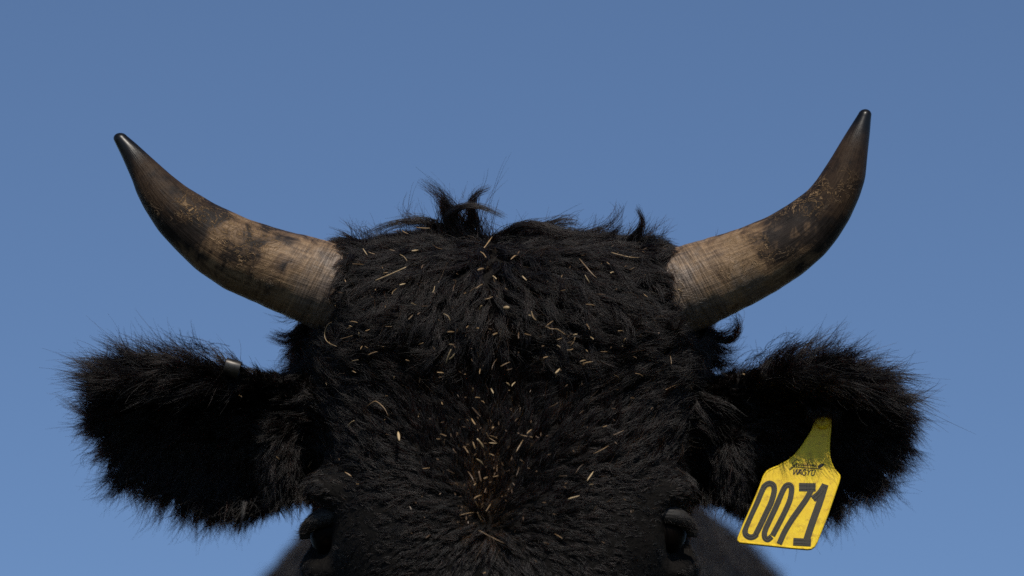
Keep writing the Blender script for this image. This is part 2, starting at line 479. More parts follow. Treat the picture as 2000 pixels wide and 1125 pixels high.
# ------------------------------------------------------------------ eyes
LIDS = []
for (c, sx) in zip(EYES, (-1, 1)):
    bm = bmesh.new()
    bmesh.ops.create_uvsphere(bm, u_segments=32, v_segments=20, radius=0.0185, matrix=Matrix.Translation(Vector(c + FWD * 0.004)))
    eye = put('eye', mesh_of(bm, 'eye'), cow, M_EYE)
    for upper in (1,):                                             # lids: bands of a slightly larger shell
        rings = []
        cc = c + FWD * 0.004
        for i in range(25):
            a = math.pi * (i / 24)
            ring = []
            # lid edge runs from one eye corner to the other
            x = -math.cos(a)
            arch = math.sin(a)
            e0 = (0.48 if upper else -0.62) * arch + 0.12 * x * sx * -1
            e1 = (1.05 if upper else -0.86) * arch ** 0.6 + 0.12 * x * sx * -1
            for t in np.linspace(0, 1, 7):
                el = e0 + (e1 - e0) * t
                r = 0.0196 + 0.0035 * math.sin(math.pi * min(t * 1.2, 1)) + (0.006 if upper else 0.002) * t
                az = x * 1.25
                dv = RIGHT * math.sin(az) * math.cos(el) + UP * math.sin(el) - FWD * math.cos(el) * math.cos(az)
                ring.append(cc + dv * r)
            rings.append(ring)
        bm = bmesh.new()
        vr = [[bm.verts.new(p) for p in r] for r in rings]
        for a_, b_ in zip(vr, vr[1:]):
            for i in range(6): bm.faces.new((a_[i], a_[i + 1], b_[i + 1], b_[i]))
        me = mesh_of(bm, 'eyelid')
        LIDS.append((rings, cc, sx))
        lid = put('eyelid', me, cow, M_LID if upper else M_SKIN)
        so = lid.modifiers.new('t', 'SOLIDIFY'); so.thickness = 0.002; so.offset = -1

# ------------------------------------------------------------------ fur
me = body_me; me.calc_loop_triangles()
nt_ = len(me.loop_triangles)
tri = np.empty(nt_ * 3, int); me.loop_triangles.foreach_get('vertices', tri); tri = tri.reshape(-1, 3)
vn = np.empty(nv * 3); me.vertices.foreach_get('normal', vn); vn = vn.reshape(-1, 3)
A, B, C_ = co[tri[:, 0]], co[tri[:, 1]], co[tri[:, 2]]
cr = np.cross(B - A, C_ - A); area = np.linalg.norm(cr, axis=1) / 2
cent = (A + B + C_) / 3
tx, ty, td = proj(cent)
fn = cr / np.maximum(2 * area, 1e-12)[:, None]
facing = -(fn @ FWD)

def sample(w, n):
    p = w / w.sum()
    t = rng.choice(len(w), n, p=p)
    a, b = rng.random(n), rng.random(n)
    f = a + b > 1; a[f], b[f] = 1 - a[f], 1 - b[f]
    i = tri[t]
    pos = co[i[:, 0]] * (1 - a - b)[:, None] + co[i[:, 1]] * a[:, None] + co[i[:, 2]] * b[:, None]
    nr = vn[i[:, 0]] * (1 - a - b)[:, None] + vn[i[:, 1]] * a[:, None] + vn[i[:, 2]] * b[:, None]
    nr /= np.linalg.norm(nr, axis=1)[:, None]
    return pos, nr

def smoothstep(a, b, x):
    t = np.clip((x - a) / (b - a), 0, 1); return t * t * (3 - 2 * t)

def lowfreq(x, y, s, k):
    """smooth pseudo-noise in -1..1"""
    v = 0
    r = np.random.default_rng(k)
    for j in range(5):
        a = r.uniform(0, 2 * math.pi); f = r.uniform(0.6, 1.7) / s; ph = r.uniform(0, 6.28)
        v = v + np.sin((x * math.cos(a) + y * math.sin(a)) * f * 6.283 + ph)
    return v / 3.0

def horn_clear(pos):
    ok = np.ones(len(pos), bool)
    for ax, rad in HORN_AX:
        for c, r in zip(ax[::4], rad[::4]):
            ok &= np.linalg.norm(pos - c, axis=1) > r * 0.98
    return ok

def field(px, py, d, reg):
    """image-plane hair direction (u right, v up), length in metres, lift start, lift end, wave, spread"""
    n = len(px)
    if reg == 'head':
        w = np.stack([px - 950, 1035 - py], 1)
        w /= np.maximum(np.linalg.norm(w, axis=1), 1)[:, None]
        p = np.stack([(px - 955) * 1.1, 465 - py], 1)
        p /= np.maximum(np.linalg.norm(p, axis=1), 1)[:, None]
        k = smoothstep(775, 590, py + 35 * lowfreq(px, py, 160, 3))[:, None]
        u = w * (1 - k) + p * k
        # the hair beside the face sweeps out and down
        side = (smoothstep(330, 400, np.abs(px - 977)) * smoothstep(640, 720, py))[:, None]
        u = u * (1 - side) + np.stack([np.sign(px - 977) * 0.9, -0.5 - 0 * px], 1) * side
        ang = lowfreq(px, py, 130, 5) * 0.5 * np.where(py < 690, 1.4, 0.6) + lowfreq(px, py, 45, 6) * np.where(py < 690, .35, .22)
        c, s = np.cos(ang), np.sin(ang)
        u = np.stack([u[:, 0] * c - u[:, 1] * s, u[:, 0] * s + u[:, 1] * c], 1)
        L = np.interp(py, [430, 520, 640, 700, 800, 950, 1100, 1300], [.026, .027, .026, .0245, .0205, .016, .012, .010])
        for ex, ey in ((650, 1048), (1296, 1044)):
            r = np.hypot(px - ex, py - ey)
            L *= 0.45 + 0.55 * smoothstep(55, 230, r)
        L *= 1 + 0.35 * smoothstep(310, 380, np.abs(px - 977)) * smoothstep(950, 880, py)
        hb = smoothstep(235, 285, np.abs(px - 980)) * smoothstep(455, 490, py) * smoothstep(690, 640, py)
        L *= 1 - 0.30 * hb                                            # trimmed short round the horn bases
        lift0 = np.interp(py, [470, 520, 620, 690, 800, 1000], [38, 46, 44, 42, 40, 34]) * math.pi / 180
        lift0 = lift0 + 0.5 * np.exp(-(np.hypot(px - 950, py - 1035) / 45) ** 2)
        lift1 = np.interp(py, [450, 690, 800, 1000], [-8, 0, 0, 2]) * math.pi / 180
        wave = np.interp(py, [480, 560, 690, 760, 1000], [.4, .62, .6, .34, .22])
        spread = np.interp(py, [480, 690, 760, 1000], [.20, .24, .16, .13])
        return u, L, lift0, lift1, wave, spread
    if reg in ('earl', 'earr'):
        sg = -1 if reg == 'earl' else 1
        xs = np.array([s[0] for s in (EARL if sg < 0 else EARR)], float); ys = np.array([s[1] for s in (EARL if sg < 0 else EARR)], float)
        hh = np.array([s[2] for s in (EARL if sg < 0 else EARR)], float)
        o = np.argsort(xs)
        cy = np.interp(px, xs[o], ys[o]); h = np.interp(px, xs[o], hh[o])
        t = np.clip((px - xs[0]) / (xs[-1] - xs[0]), 0, 1)       # 0 at the head, 1 at the ear tip
        v = (cy - py) / np.maximum(h, 25)                         # + up
        u = np.stack([sg * (0.25 + 1.15 * smoothstep(0.45, 1.0, t)), v * 1.25 - 0.10], 1)
        low = v < 0
        u[:, 0] += np.where(low, sg * 0.10, sg * 0.45)
        u[:, 1] += np.where(~low, 0.25 * (1 - t), -0.25)
        ang = lowfreq(px, py, 90, 8 + sg) * 0.45
        c, s = np.cos(ang), np.sin(ang)
        u = np.stack([u[:, 0] * c - u[:, 1] * s, u[:, 0] * s + u[:, 1] * c], 1)
        edge = np.abs(v)
        L = 0.016 + 0.020 * smoothstep(0.45, 1.0, edge) * smoothstep(0.12, 0.5, t) + 0.010 * smoothstep(0.7, 1, t)
        # the top fringe is longest out towards the tip
        L += 0.012 * smoothstep(0.5, 1.0, v) * np.exp(-((t - 0.72) / 0.18) ** 2)
        L *= np.where((t < 0.35) & (v > 0.3), 0.62, 1.0)
        return u, L, np.full(n, 0.75), np.full(n, 0.18), np.full(n, .3), np.full(n, .20)
    # neck and shoulders
    u = np.stack([np.sign(px - 977) * 0.5, -1 + 0 * px], 1)
    return u, np.full(n, .022), np.full(n, .5), np.full(n, .1), np.full(n, .25), np.full(n, .3)

STEPS = 8
def grow(pos, nr, reg, Lmul=1.0):
    n = len(pos)
    px, py, d = proj(pos)
    u, L, l0, l1, wave, spread = field(px, py, d, reg)
    L = L * rng.uniform(0.7, 1.3, n) * Lmul
    dv = u[:, :1] * RIGHT + u[:, 1:] * UP
    dv /= np.maximum(np.linalg.norm(dv, axis=1), 1e-6)[:, None]
    t = dv - nr * np.sum(dv * nr, 1)[:, None]
    t /= np.maximum(np.linalg.norm(t, axis=1), 1e-6)[:, None]
    b = np.cross(nr, t)
    a = rng.normal(0, 1, n) * spread
    t, b = t * np.cos(a)[:, None] + b * np.sin(a)[:, None], b * np.cos(a)[:, None] - t * np.sin(a)[:, None]
    ph = 3.1 * lowfreq(px, py, 70, 21) + rng.normal(0, .5, n); fr = rng.uniform(0.6, 0.9, n); wv = wave * rng.uniform(0.6, 1.3, n)
    bend = (0.75 * lowfreq(px, py, 60, 22) + rng.normal(0, .35, n)) * wave
    l0 = l0 * rng.uniform(0.7, 1.3, n); l1 = l1 + rng.normal(0, .16, n)
    out = np.empty((n, STEPS + 1, 3)); out[:, 0] = pos - nr * 0.0015
    for k in range(STEPS):
        s = (k + 0.5) / STEPS
        phi = l0 * (1 - s) ** 1.3 + l1 * (1 - (1 - s) ** 1.3)
        lat = wv * np.sin(6.283 * fr * s + ph) + bend * s * 1.3
        v = t * np.cos(phi)[:, None] + nr * np.sin(phi)[:, None] + b * lat[:, None]
        v[:, 2] -= 0.22 * s
        v /= np.linalg.norm(v, axis=1)[:, None]
        out[:, k + 1] = out[:, k] + v * (L / STEPS)[:, None]
    return out, L

def strands(w, reg, n_guides, n_hairs, clump=0.75, frizz=0.10):
    gp, gn = sample(w, n_guides)
    ok = horn_clear(gp); gp, gn = gp[ok], gn[ok]
    G, GL = grow(gp, gn, reg)
    kd = KDTree(len(gp))
    for i, p in enumerate(gp): kd.insert(p, i)
    kd.balance()
    hp, hn = sample(w, n_hairs)
    ok = horn_clear(hp); hp, hn = hp[ok], hn[ok]
    n = len(hp)
    own = np.fromiter((kd.find(p)[1] for p in hp), int, n)
    lf = np.where(rng.random(n) < 0.12, rng.uniform(1.0, 1.25, n), rng.uniform(0.55, 1.0, n))
    s = np.linspace(0, 1, STEPS + 1)
    q = np.clip(s[None] * lf[:, None], 0, 0.9999) * STEPS
    i0 = q.astype(int); fr = (q - i0)[..., None]
    g = G[own]
    ar = np.arange(n)[:, None]
    shape = g[ar, i0] * (1 - fr) + g[ar, i0 + 1] * fr
    over = np.clip(s[None] * lf[:, None] - 1, 0, None)[..., None]
    shape = shape + over * STEPS * (g[:, -1] - g[:, -2])[:, None]
    off = (hp - hn * 0.0015) - g[:, 0]
    ck = clump * rng.uniform(0.35, 1.15, n)
    pts = shape + off[:, None] * (1 - np.clip(ck, 0, .95)[:, None] * s[None] ** 1.2)[..., None]
    fz = rng.normal(0, 1, (n, 3)); fz2 = rng.normal(0, 1, (n, 3))
    amp = (GL[own] * frizz * np.where(rng.random(n) < 0.1, 2.6, 1.0))[:, None, None]
    pts += fz[:, None] * amp * (s ** 1.6)[None, :, None]
    pts += fz2[:, None] * amp * 0.5 * np.sin(s * 5.0)[None, :, None]
    return pts

def fur_object(name, pts, r0, mat, r1=0.25, label=None):
    """pts: list of (n, k, 3) arrays -> one hair curves part of the cow"""
    hc = bpy.data.hair_curves.new(name)
    sizes, flat, rad = [], [], []
    for p, rr in pts:
        n, k, _ = p.shape
        sizes += [k] * n
        flat.append(p.reshape(-1, 3))
        prof = np.interp(np.linspace(0, 1, k), [0, 0.5, 1], [1, 0.85, r1])
        rad.append((np.random.default_rng(1).uniform(0.7, 1.25, n)[:, None] * prof[None] * rr).ravel())
    flat = np.vstack(flat).astype(np.float32) - np.array(cow.location, np.float32)
    hc.add_curves(sizes)
    hc.position_data.foreach_set('vector', flat.ravel())
    at = hc.attributes.get('radius') or hc.attributes.new('radius', 'FLOAT', 'POINT')
    at.data.foreach_set('value', np.concatenate(rad).astype(np.float32))
    hc.materials.append(mat)
    o = bpy.data.objects.new(name, hc); COL.objects.link(o)
    o.parent = cow
    if label: o['label'] = label
    return o

near = (td < 0.30) & (ty < 1500)
isl = (tx < 600) & (td > -0.02) & (td < 0.12) & (ty < 1010)
isr = (tx > 1372) & (td > -0.02) & (td < 0.12) & (ty < 1010)
facew = 0.30 + 0.70 * smoothstep(-0.35, 0.15, facing)
top = (ty < 1250)
w_head = area * near * ~isl * ~isr * facew * np.where(ty < 1180, 1.0, 0.25) * np.where(td > 0.12, 0.35, 1.0)
for ex, ey in ((650, 1048), (1296, 1044)):
    w_head = w_head * (np.hypot(tx - ex, (ty - ey) * 1.0) > 30)
w_up = w_head * smoothstep(740, 690, ty)
w_lo = w_head * smoothstep(690, 740, ty)
HAIR = 0.00016
fore = strands(w_up, 'head', 2300, 95000, 0.80, 0.05)
face = strands(w_lo, 'head', 5600, 130000, 0.76, 0.045)
fur_object('forehead_fur', [(fore, HAIR), (face, HAIR)], HAIR, M_FUR, label='black curly fur flecked with straw on forehead and poll')
el = strands(area * isl * (0.45 + 0.55 * facew), 'earl', 2800, 68000, 0.68, 0.07)
er = strands(area * isr * (0.45 + 0.55 * facew), 'earr', 2800, 68000, 0.68, 0.07)
w_body = area * (td >= 0.12) * (td < 1.5) * (cent[:, 2] > 0.95) * ~isl * ~isr
coat = strands(w_body, 'body', 6000, 45000, 0.6, 0.1)
fur_object('coat', [(coat, 0.0003)], 0.0003, M_FUR)

# short hairs on the lids and lashes along their edge
lash = []
for rings_, cc, sx in LIDS:
    g = np.array(rings_)                                             # (25, 7, 3): along the lid, edge to brow
    for i in range(2400):
        a, b = rng.uniform(1, 23), rng.uniform(0.4, 5.9)
        p = g[int(a), int(b)] * (1 - a % 1) + g[int(a) + 1, int(b)] * (a % 1)
        p = p + (g[int(a), int(b) + 1] - g[int(a), int(b)]) * (b % 1)
        nrm = (p - cc) / np.linalg.norm(p - cc)
        dv = -UP * 0.5 + RIGHT * sx * 0.8 + nrm * 0.45 + rng.normal(0, .2, 3); dv /= np.linalg.norm(dv)
        k = np.linspace(0, 1, 5)[:, None]
        lash.append(p + dv * k * rng.uniform(0.003, 0.006) - nrm * k * k * 0.001)
    for i in range(90):
        a = rng.uniform(2, 22)
        p = g[int(a), 0] * (1 - a % 1) + g[int(a) + 1, 0] * (a % 1)
        nrm = (p - cc) / np.linalg.norm(p - cc)
        k = np.linspace(0, 1, 5)[:, None]
        dv = nrm * 0.9 - UP * 0.5 + RIGHT * sx * 0.25 + rng.normal(0, .12, 3)
        lash.append(p + dv * k * rng.uniform(0.009, 0.015) + UP * k * k * 0.004)
fur_object('eyelashes', [(np.array(lash), 0.00013)], 0.00013, M_FUR)

M_BROWN = mat_fur('bleached_fur', 0.56, 0.22, 0.5, 0.3)
wb = w_head * (np.exp(-((tx - 948) / 30) ** 2) * smoothstep(800, 960, ty) * smoothstep(1085, 1040, ty) * 1.0
               + 0.035 * smoothstep(1080, 900, ty))
fur_object('bleached_fur', [(strands(wb, 'head', 900, 3000, 0.5, 0.08), HAIR * 0.9)], HAIR, M_BROWN, label='dusty brown hairs of the forehead whorl')

def lock(path, n, r0, r1, dj=0.004, lmin=0.6, k=11, fz=1.0):
    """a lock of hair along a pixel path (x, y, depth): spread r0 px at the root, r1 px at the tip"""
    g = smooth_path([P(*p) for p in path], 24)
    s = np.linspace(0, 1, k)
    out = np.empty((n, k, 3))
    for i in range(n):
        e = random.uniform(lmin, 1.05)
        q = np.clip(s * e, 0, 1) * 23; i0 = np.minimum(q.astype(int), 22); f = (q - i0)[:, None]
        c = g[i0] * (1 - f) + g[i0 + 1] * f
        a, b = rng.normal(0, 1, 2), rng.normal(0, 1, 2)
        sp0, sp1 = r0 * MM, r1 * MM
        ox = a[0] * sp0 * (1 - s) + b[0] * sp1 * s ** 1.5 + sp1 * 0.4 * fz * rng.normal() * np.sin(s * rng.uniform(2, 5))
        oy = a[1] * sp0 * 0.4 * (1 - s) + b[1] * sp1 * s ** 1.5 + sp1 * 0.4 * fz * rng.normal() * np.sin(s * rng.uniform(2, 5))
        oz = rng.normal(0, dj) * (0.4 + s)
        out[i] = c + RIGHT * ox[:, None] + UP * oy[:, None] + FWD * oz[:, None]
    return out

s, _ = surf(1604, 850, bvh)
TAG_O = s - FWD * 0.021
T = []
# the tuft standing on the poll
T.append((lock([(905, 480, 0), (893, 440, 0), (875, 405, 0), (858, 380, 0), (825, 352, 0)], 240, 20, 8, lmin=.45), HAIR))
T.append((lock([(895, 480, 0), (880, 440, .005), (868, 405, .005), (868, 372, .005)], 220, 18, 6, lmin=.5), HAIR))
T.append((lock([(905, 470, -.01), (886, 440, -.01), (880, 418, -.012), (905, 404, -.014), (940, 405, -.014), (985, 424, -.014)], 220, 9, 3.5, lmin=.5), HAIR))
T.append((lock([(925, 475, 0), (922, 430, 0), (922, 400, 0), (930, 380, 0), (955, 368, 0)], 170, 11, 5, lmin=.5), HAIR))
T.append((lock([(930, 475, .01), (930, 445, .01), (928, 415, .01)], 160, 26, 14, lmin=.4), HAIR))
T.append((lock([(880, 470, .01), (850, 440, .01), (815, 432, .01), (760, 440, .01), (700, 468, .01)], 170, 14, 7, lmin=.4), HAIR))
T.append((lock([(860, 465, .02), (820, 440, .02), (790, 420, .02), (800, 395, .02)], 40, 20, 12, lmin=.4), HAIR))
T.append((lock([(985, 470, -.005), (1000, 448, -.01), (1040, 438, -.012), (1090, 450, -.012), (1150, 462, -.01)], 200, 9, 6, lmin=.5), HAIR))
T.append((lock([(1000, 465, .01), (1060, 445, .01), (1110, 432, .01), (1130, 440, .01)], 110, 16, 9, lmin=.4), HAIR))
T.append((lock([(1080, 468, 0), (1140, 462, 0), (1190, 458, 0), (1216, 440, 0)], 170, 7, 4, lmin=.5), HAIR))
T.append((lock([(1100, 465, .01), (1150, 455, .01), (1190, 440, .01), (1208, 415, .01), (1206, 400, .01)], 45, 12, 8, lmin=.5), HAIR))
T.append((lock([(1228, 474, 0), (1248, 452, 0), (1255, 430, 0), (1245, 405, 0)], 140, 8, 3, lmin=.5), HAIR))
T.append((lock([(1240, 475, .01), (1262, 455, .01), (1280, 432, .01)], 60, 10, 9, lmin=.4), HAIR))
T.append((lock([(1250, 470, 0), (1275, 466, 0), (1300, 478, 0)], 60, 10, 7, lmin=.4), HAIR))
# single long flyaway hairs
for pth in ([(935, 480, 0), (945, 430, 0), (960, 380, 0), (975, 335, 0), (992, 300, 0)], [(930, 470, 0), (945, 400, 0), (970, 360, 0), (995, 330, 0)],
            [(925, 470, 0), (935, 390, 0), (948, 345, 0), (952, 322, 0)], [(905, 460, 0), (895, 410, 0), (905, 375, 0), (912, 350, 0)],
            [(800, 440, 0), (798, 410, 0), (808, 370, 0), (822, 345, 0)], [(795, 450, 0), (790, 420, 0), (800, 395, 0)],
            [(1065, 460, 0), (1068, 430, 0), (1078, 395, 0)], [(1100, 455, 0), (1115, 425, 0), (1138, 412, 0)],
            [(870, 460, 0), (850, 410, 0), (842, 370, 0), (846, 345, 0)], [(1200, 460, 0), (1212, 430, 0), (1212, 392, 0)],
            [(1390, 470, 0), (1396, 458, 0), (1392, 440, 0)], [(700, 470, 0), (680, 462, 0), (660, 455, 0)], [(728, 455, 0), (710, 445, 0), (690, 446, 0)]):
    T.append((lock(pth, 2, 2, 6, lmin=.8), HAIR * 0.75))
for i in range(190):
    x = random.uniform(690, 1290) if i < 150 else random.gauss(905, 35)
    h = random.uniform(8, 40) if i < 150 else random.uniform(40, 95)
    sw = random.gauss((x - 960) / 12, 16)
    T.append((lock([(x, 478, random.uniform(-.01, .03)), (x + sw * .3, 462 - h * .4, 0), (x + sw, 455 - h, 0)], 3, 4, 7, lmin=.7), HAIR * 0.8))
# curls hanging out under the horns
T.append((lock([(612, 620, .02), (590, 640, .02), (565, 656, .02), (535, 652, .02)], 170, 10, 6, lmin=.5), HAIR))
T.append((lock([(612, 640, .02), (585, 655, .02), (560, 668, .02), (522, 655, .02)], 160, 10, 5, lmin=.4), HAIR))
T.append((lock([(600, 615, .03), (575, 618, .03), (550, 622, .03), (520, 612, .03)], 26, 8, 8, lmin=.4), HAIR))
T.append((lock([(605, 660, .03), (580, 680, .03), (565, 690, .03), (560, 710, .03)], 140, 16, 12, lmin=.4), HAIR))
T.append((lock([(1372, 640, .02), (1395, 662, .02), (1425, 665, .02), (1442, 645, .02), (1440, 625, .02)], 150, 9, 4, lmin=.5), HAIR))
T.append((lock([(1380, 645, .02), (1400, 655, .02), (1420, 655, .02), (1440, 640, .02), (1432, 618, .02), (1405, 622, .02)], 70, 9, 11, lmin=.5), HAIR))
T.append((lock([(1375, 670, .03), (1400, 685, .03), (1425, 690, .03), (1440, 680, .03)], 140, 16, 12, lmin=.4), HAIR))
T.append((lock([(1365, 690, .04), (1395, 705, .04), (1425, 715, .04), (1450, 712, .04)], 140, 16, 10, lmin=.4), HAIR))
fur_object('forelock', T, HAIR, M_FUR, label='loose black tuft and curls standing up on the poll')
# long fringe hairs and locks on the ears
E = []
for x0, y0, x1, y1, n in ((330, 705, 262, 640, 70), (300, 715, 235, 665, 70), (360, 695, 318, 650, 60), (400, 690, 360, 655, 60), (270, 730, 225, 665, 60), (240, 750, 150, 715, 60),
                          (220, 770, 138, 735, 60), (210, 790, 122, 790, 70), (210, 820, 125, 832, 70), (220, 850, 150, 880, 70), (235, 880, 165, 905, 60), (280, 915, 225, 950, 50),
                          (340, 950, 290, 990, 60), (400, 970, 360, 1015, 60), (460, 980, 425, 1030, 60), (520, 975, 500, 1015, 40), (560, 965, 560, 1010, 70), (590, 955, 582, 1005, 90), (575, 950, 575, 1015, 80)):
    mx, my = (x0 * .45 + x1 * .55) + random.uniform(-8, 8), (y0 * .45 + y1 * .55) - random.uniform(-6, 12)
    E.append((lock([(x0, y0, .03), (mx, my, .022), (x1, y1, .026)], int(n * 0.8), 20, 14, .008, .35, 9), HAIR))
E.append((lock([(478, 980, .01), (474, 1010, .005), (465, 1046, .005)], 60, 2.5, 1.2, .001, .8, 9, .3), HAIR))
fur_object('ear_fur', [(el, HAIR)] + E, HAIR, M_FUR, label='long shaggy black fur of the ear with the metal clip')
E = []
for x0, y0, x1, y1, n in ((1520, 705, 1560, 655, 70), (1560, 700, 1610, 645, 80), (1600, 698, 1655, 640, 80), (1640, 705, 1700, 668, 70), (1670, 720, 1735, 690, 70), (1700, 745, 1762, 720, 60),
                          (1725, 775, 1780, 760, 60), (1740, 800, 1792, 800, 60), (1745, 830, 1795, 838, 60), (1740, 860, 1785, 880, 60), (1725, 890, 1765, 925, 60), (1700, 920, 1720, 965, 60),
                          (1670, 950, 1690, 1000, 60), (1640, 965, 1650, 1020, 60), (1470, 725, 1500, 690, 50), (1430, 975, 1425, 1010, 60), (1390, 960, 1398, 1010, 80), (1410, 965, 1412, 1015, 70), (1480, 985, 1480, 1020, 40)):
    mx, my = (x0 * .45 + x1 * .55) + random.uniform(-8, 8), (y0 * .45 + y1 * .55) - random.uniform(-6, 12)
    E.append((lock([(x0, y0, .03), (mx, my, .022), (x1, y1, .026)], int(n * 0.8), 20, 14, .008, .35, 9), HAIR))
for x0, y0, x1, y1 in ((1572, 770, 1586, 832), (1590, 765, 1602, 828), (1612, 765, 1616, 826), (1630, 772, 1630, 836)):
    dd = ((TAG_O - CAM) @ FWD) - D0 - 0.012                        # wisps falling over the top of the tag
    E.append((lock([(x0, y0, dd + 0.012), ((x0 + x1) / 2 + 4, (y0 + y1) / 2, dd), (x1, y1, dd + 0.002)], 55, 9, 7, .003, .35, 9), HAIR))
fur_object('ear_fur', [(er, HAIR)] + E, HAIR, M_FUR, label='long shaggy black fur of the ear that carries the yellow tag')

# ------------------------------------------------------------------ ear tag
tn = -FWD + UP * 0.31 - RIGHT * 0.12; tn /= np.linalg.norm(tn)          # the lower end hangs forward of the upper
def on_tag(px, py, lift=0.0):
    r = P(px, py) - CAM; r /= np.linalg.norm(r)
    t = ((TAG_O - CAM) @ tn) / (r @ tn)
    p = CAM + r * t
    x = (p - TAG_O) @ RIGHT + 0.012
    return p + tn * (lift - 0.25 * x * x)
tagroot = bpy.data.objects.new('ear_tag', None); COL.objects.link(tagroot)
tagroot.location = on_tag(1600, 835)
tag(tagroot, 'yellow plastic ear tag numbered 0071 hanging from the right-hand ear', 'ear tag')
OUT = [(1596, 800), (1600, 796), (1620, 797), (1624, 803), (1624, 830), (1622, 853), (1620.5, 872), (1621.5, 889), (1624.5, 903), (1629.5, 914), (1636, 922), (1641, 928), (1641.5, 934), (1639, 944),
       (1629, 973), (1618, 1005), (1606, 1036), (1596, 1061), (1591, 1069), (1585, 1073.5), (1577, 1074.5), (1545, 1072), (1500, 1067), (1455, 1062), (1444, 1060.5), (1440, 1056), (1440.5, 1050),
       (1450, 1026), (1468, 986), (1483, 950), (1490, 930), (1496, 921), (1503, 916), (1520, 909), (1537, 900), (1552, 888), (1565, 872), (1576, 855), (1586, 838), (1592, 822), (1595, 808)]
bm = bmesh.new()
def offs(lift, shrink):
    c = np.mean(np.array(OUT), 0)
    res = []
    for i, (x, y) in enumerate(OUT):
        x0, y0 = OUT[i - 1]; x1, y1 = OUT[(i + 1) % len(OUT)]
        t = np.array([x1 - x0, y1 - y0], float); t /= np.linalg.norm(t); nrm = np.array([-t[1], t[0]])   # inward for clockwise in image
        res.append(bm.verts.new(on_tag(x + nrm[0] * shrink, y + nrm[1] * shrink, lift)))
    return res
layers = [offs(-0.0009, 0.0), offs(0.0009, 0.0), offs(0.0014, 1.3), offs(0.0014, 3.2), offs(0.0010, 4.2)]
bk = offs(-0.0014, 1.3)
n = len(OUT)
def bridge(a, b):
    for i in range(n): bm.faces.new((a[i], a[(i + 1) % n], b[(i + 1) % n], b[i]))
bridge(bk, layers[0])
for a, b in zip(layers, layers[1:]): bridge(a, b)
bm.faces.new(layers[-1]); bm.faces.new(bk[::-1])
bmesh.ops.triangulate(bm, faces=[f for f in bm.faces if len(f.verts) > 4])
put('tag_panel', mesh_of(bm, 'tag_panel', False), tagroot, M_TAG)
# pin button
bm = bmesh.new()
rings = []
for r, l in ((0.0055, -0.001), (0.0055, 0.0022), (0.0048, 0.003), (0.003, 0.0035), (0.001, 0.0038)):
    c = on_tag(1607, 826)
    e1 = RIGHT - tn * (RIGHT @ tn); e1 /= np.linalg.norm(e1); e2 = np.cross(tn, e1)
    rings.append([c + e1 * r * math.cos(a) + e2 * r * math.sin(a) + tn * l for a in np.linspace(0, 2 * math.pi, 20, endpoint=False)])
loft(bm, rings)
put('pin_button', mesh_of(bm, 'pin_button'), tagroot, M_TAG)

def stroke(name, paths, mat, lift, parent, inv=None):
    """flat strokes on the tag; paths = [(points, width px), ...] in photo pixels"""
    bm = bmesh.new()
    for pts, w in paths:
        q = smooth_path(pts, max(8, len(pts) * 5)) if len(pts) > 2 else np.array(pts, float)
        L_, R_ = [], []
        for i in range(len(q)):
            t = q[min(i + 1, len(q) - 1)] - q[max(i - 1, 0)]; t /= max(np.linalg.norm(t), 1e-9)
            nn = np.array([-t[1], t[0]]) * w / 2
            L_.append(bm.verts.new(on_tag(*(q[i] + nn), lift))); R_.append(bm.verts.new(on_tag(*(q[i] - nn), lift)))
        for i in range(len(q) - 1):
            bm.faces.new((L_[i], L_[i + 1], R_[i + 1], R_[i]))
    me = mesh_of(bm, name, False)
    # all print faces the viewer's side of the tag
    o = put(name, me, parent, mat)
    return o
def Z(o, s, pts): return [(o[0] + x / s, o[1] + y / s) for x, y in pts]
TZ = lambda pts: Z((1430, 790), 3.748, pts)
DIG = [
    [(TZ([(182, 950), (160, 968), (128, 972), (98, 950), (100, 905), (135, 820), (180, 725), (212, 650), (238, 600), (272, 580), (303, 595), (308, 640), (286, 720), (248, 800), (210, 880), (172, 955)]), 9.9)],
    [(TZ([(290, 968), (262, 990), (240, 975), (240, 930), (275, 850), (320, 755), (358, 665), (388, 605), (418, 592), (436, 618), (424, 700), (386, 790), (340, 880), (296, 962)]), 9.7)],
    [(TZ([(490, 607), (612, 609)]), 14.5), (TZ([(588, 612), (547, 690), (497, 762), (438, 845), (386, 932), (345, 1022)]), 9.8)],
    [(TZ([(592, 695), (640, 655), (682, 592)]), 12.0), (TZ([(682, 588), (640, 722), (590, 860), (541, 1008)]), 12.0), (TZ([(448, 1006), (578, 1013)]), 12.5)],
]
DIG = [[(p, w * 1.12) for p, w in d] for d in DIG]
for k, paths in enumerate(DIG):
    dg_ = stroke('numeral', [paths[0]], M_INK, 0.00125, tagroot)
    for j, pth in enumerate(paths[1:]):
        stroke('stroke', [pth], M_INK, 0.00138 + 0.00012 * j, dg_).matrix_parent_inverse = Matrix.Translation(tagroot.location).inverted() if False else Matrix.Identity(4)
    # pale lines left between the pen passes
    fine = []
    for pts, w in paths:
        q = smooth_path(pts, 26)
        t = np.gradient(q, axis=0); t /= np.linalg.norm(t, axis=1)[:, None]; nn = np.stack([-t[:, 1], t[:, 0]], 1)
        for o_ in (-0.22, 0.2): fine.append((q + nn * w * o_, 0.75))
    stroke('pen_line', fine, M_INK2, 0.00172, dg_).matrix_parent_inverse = Matrix.Identity(4)
LZ = lambda pts: Z((1520, 880), 16.07, pts)
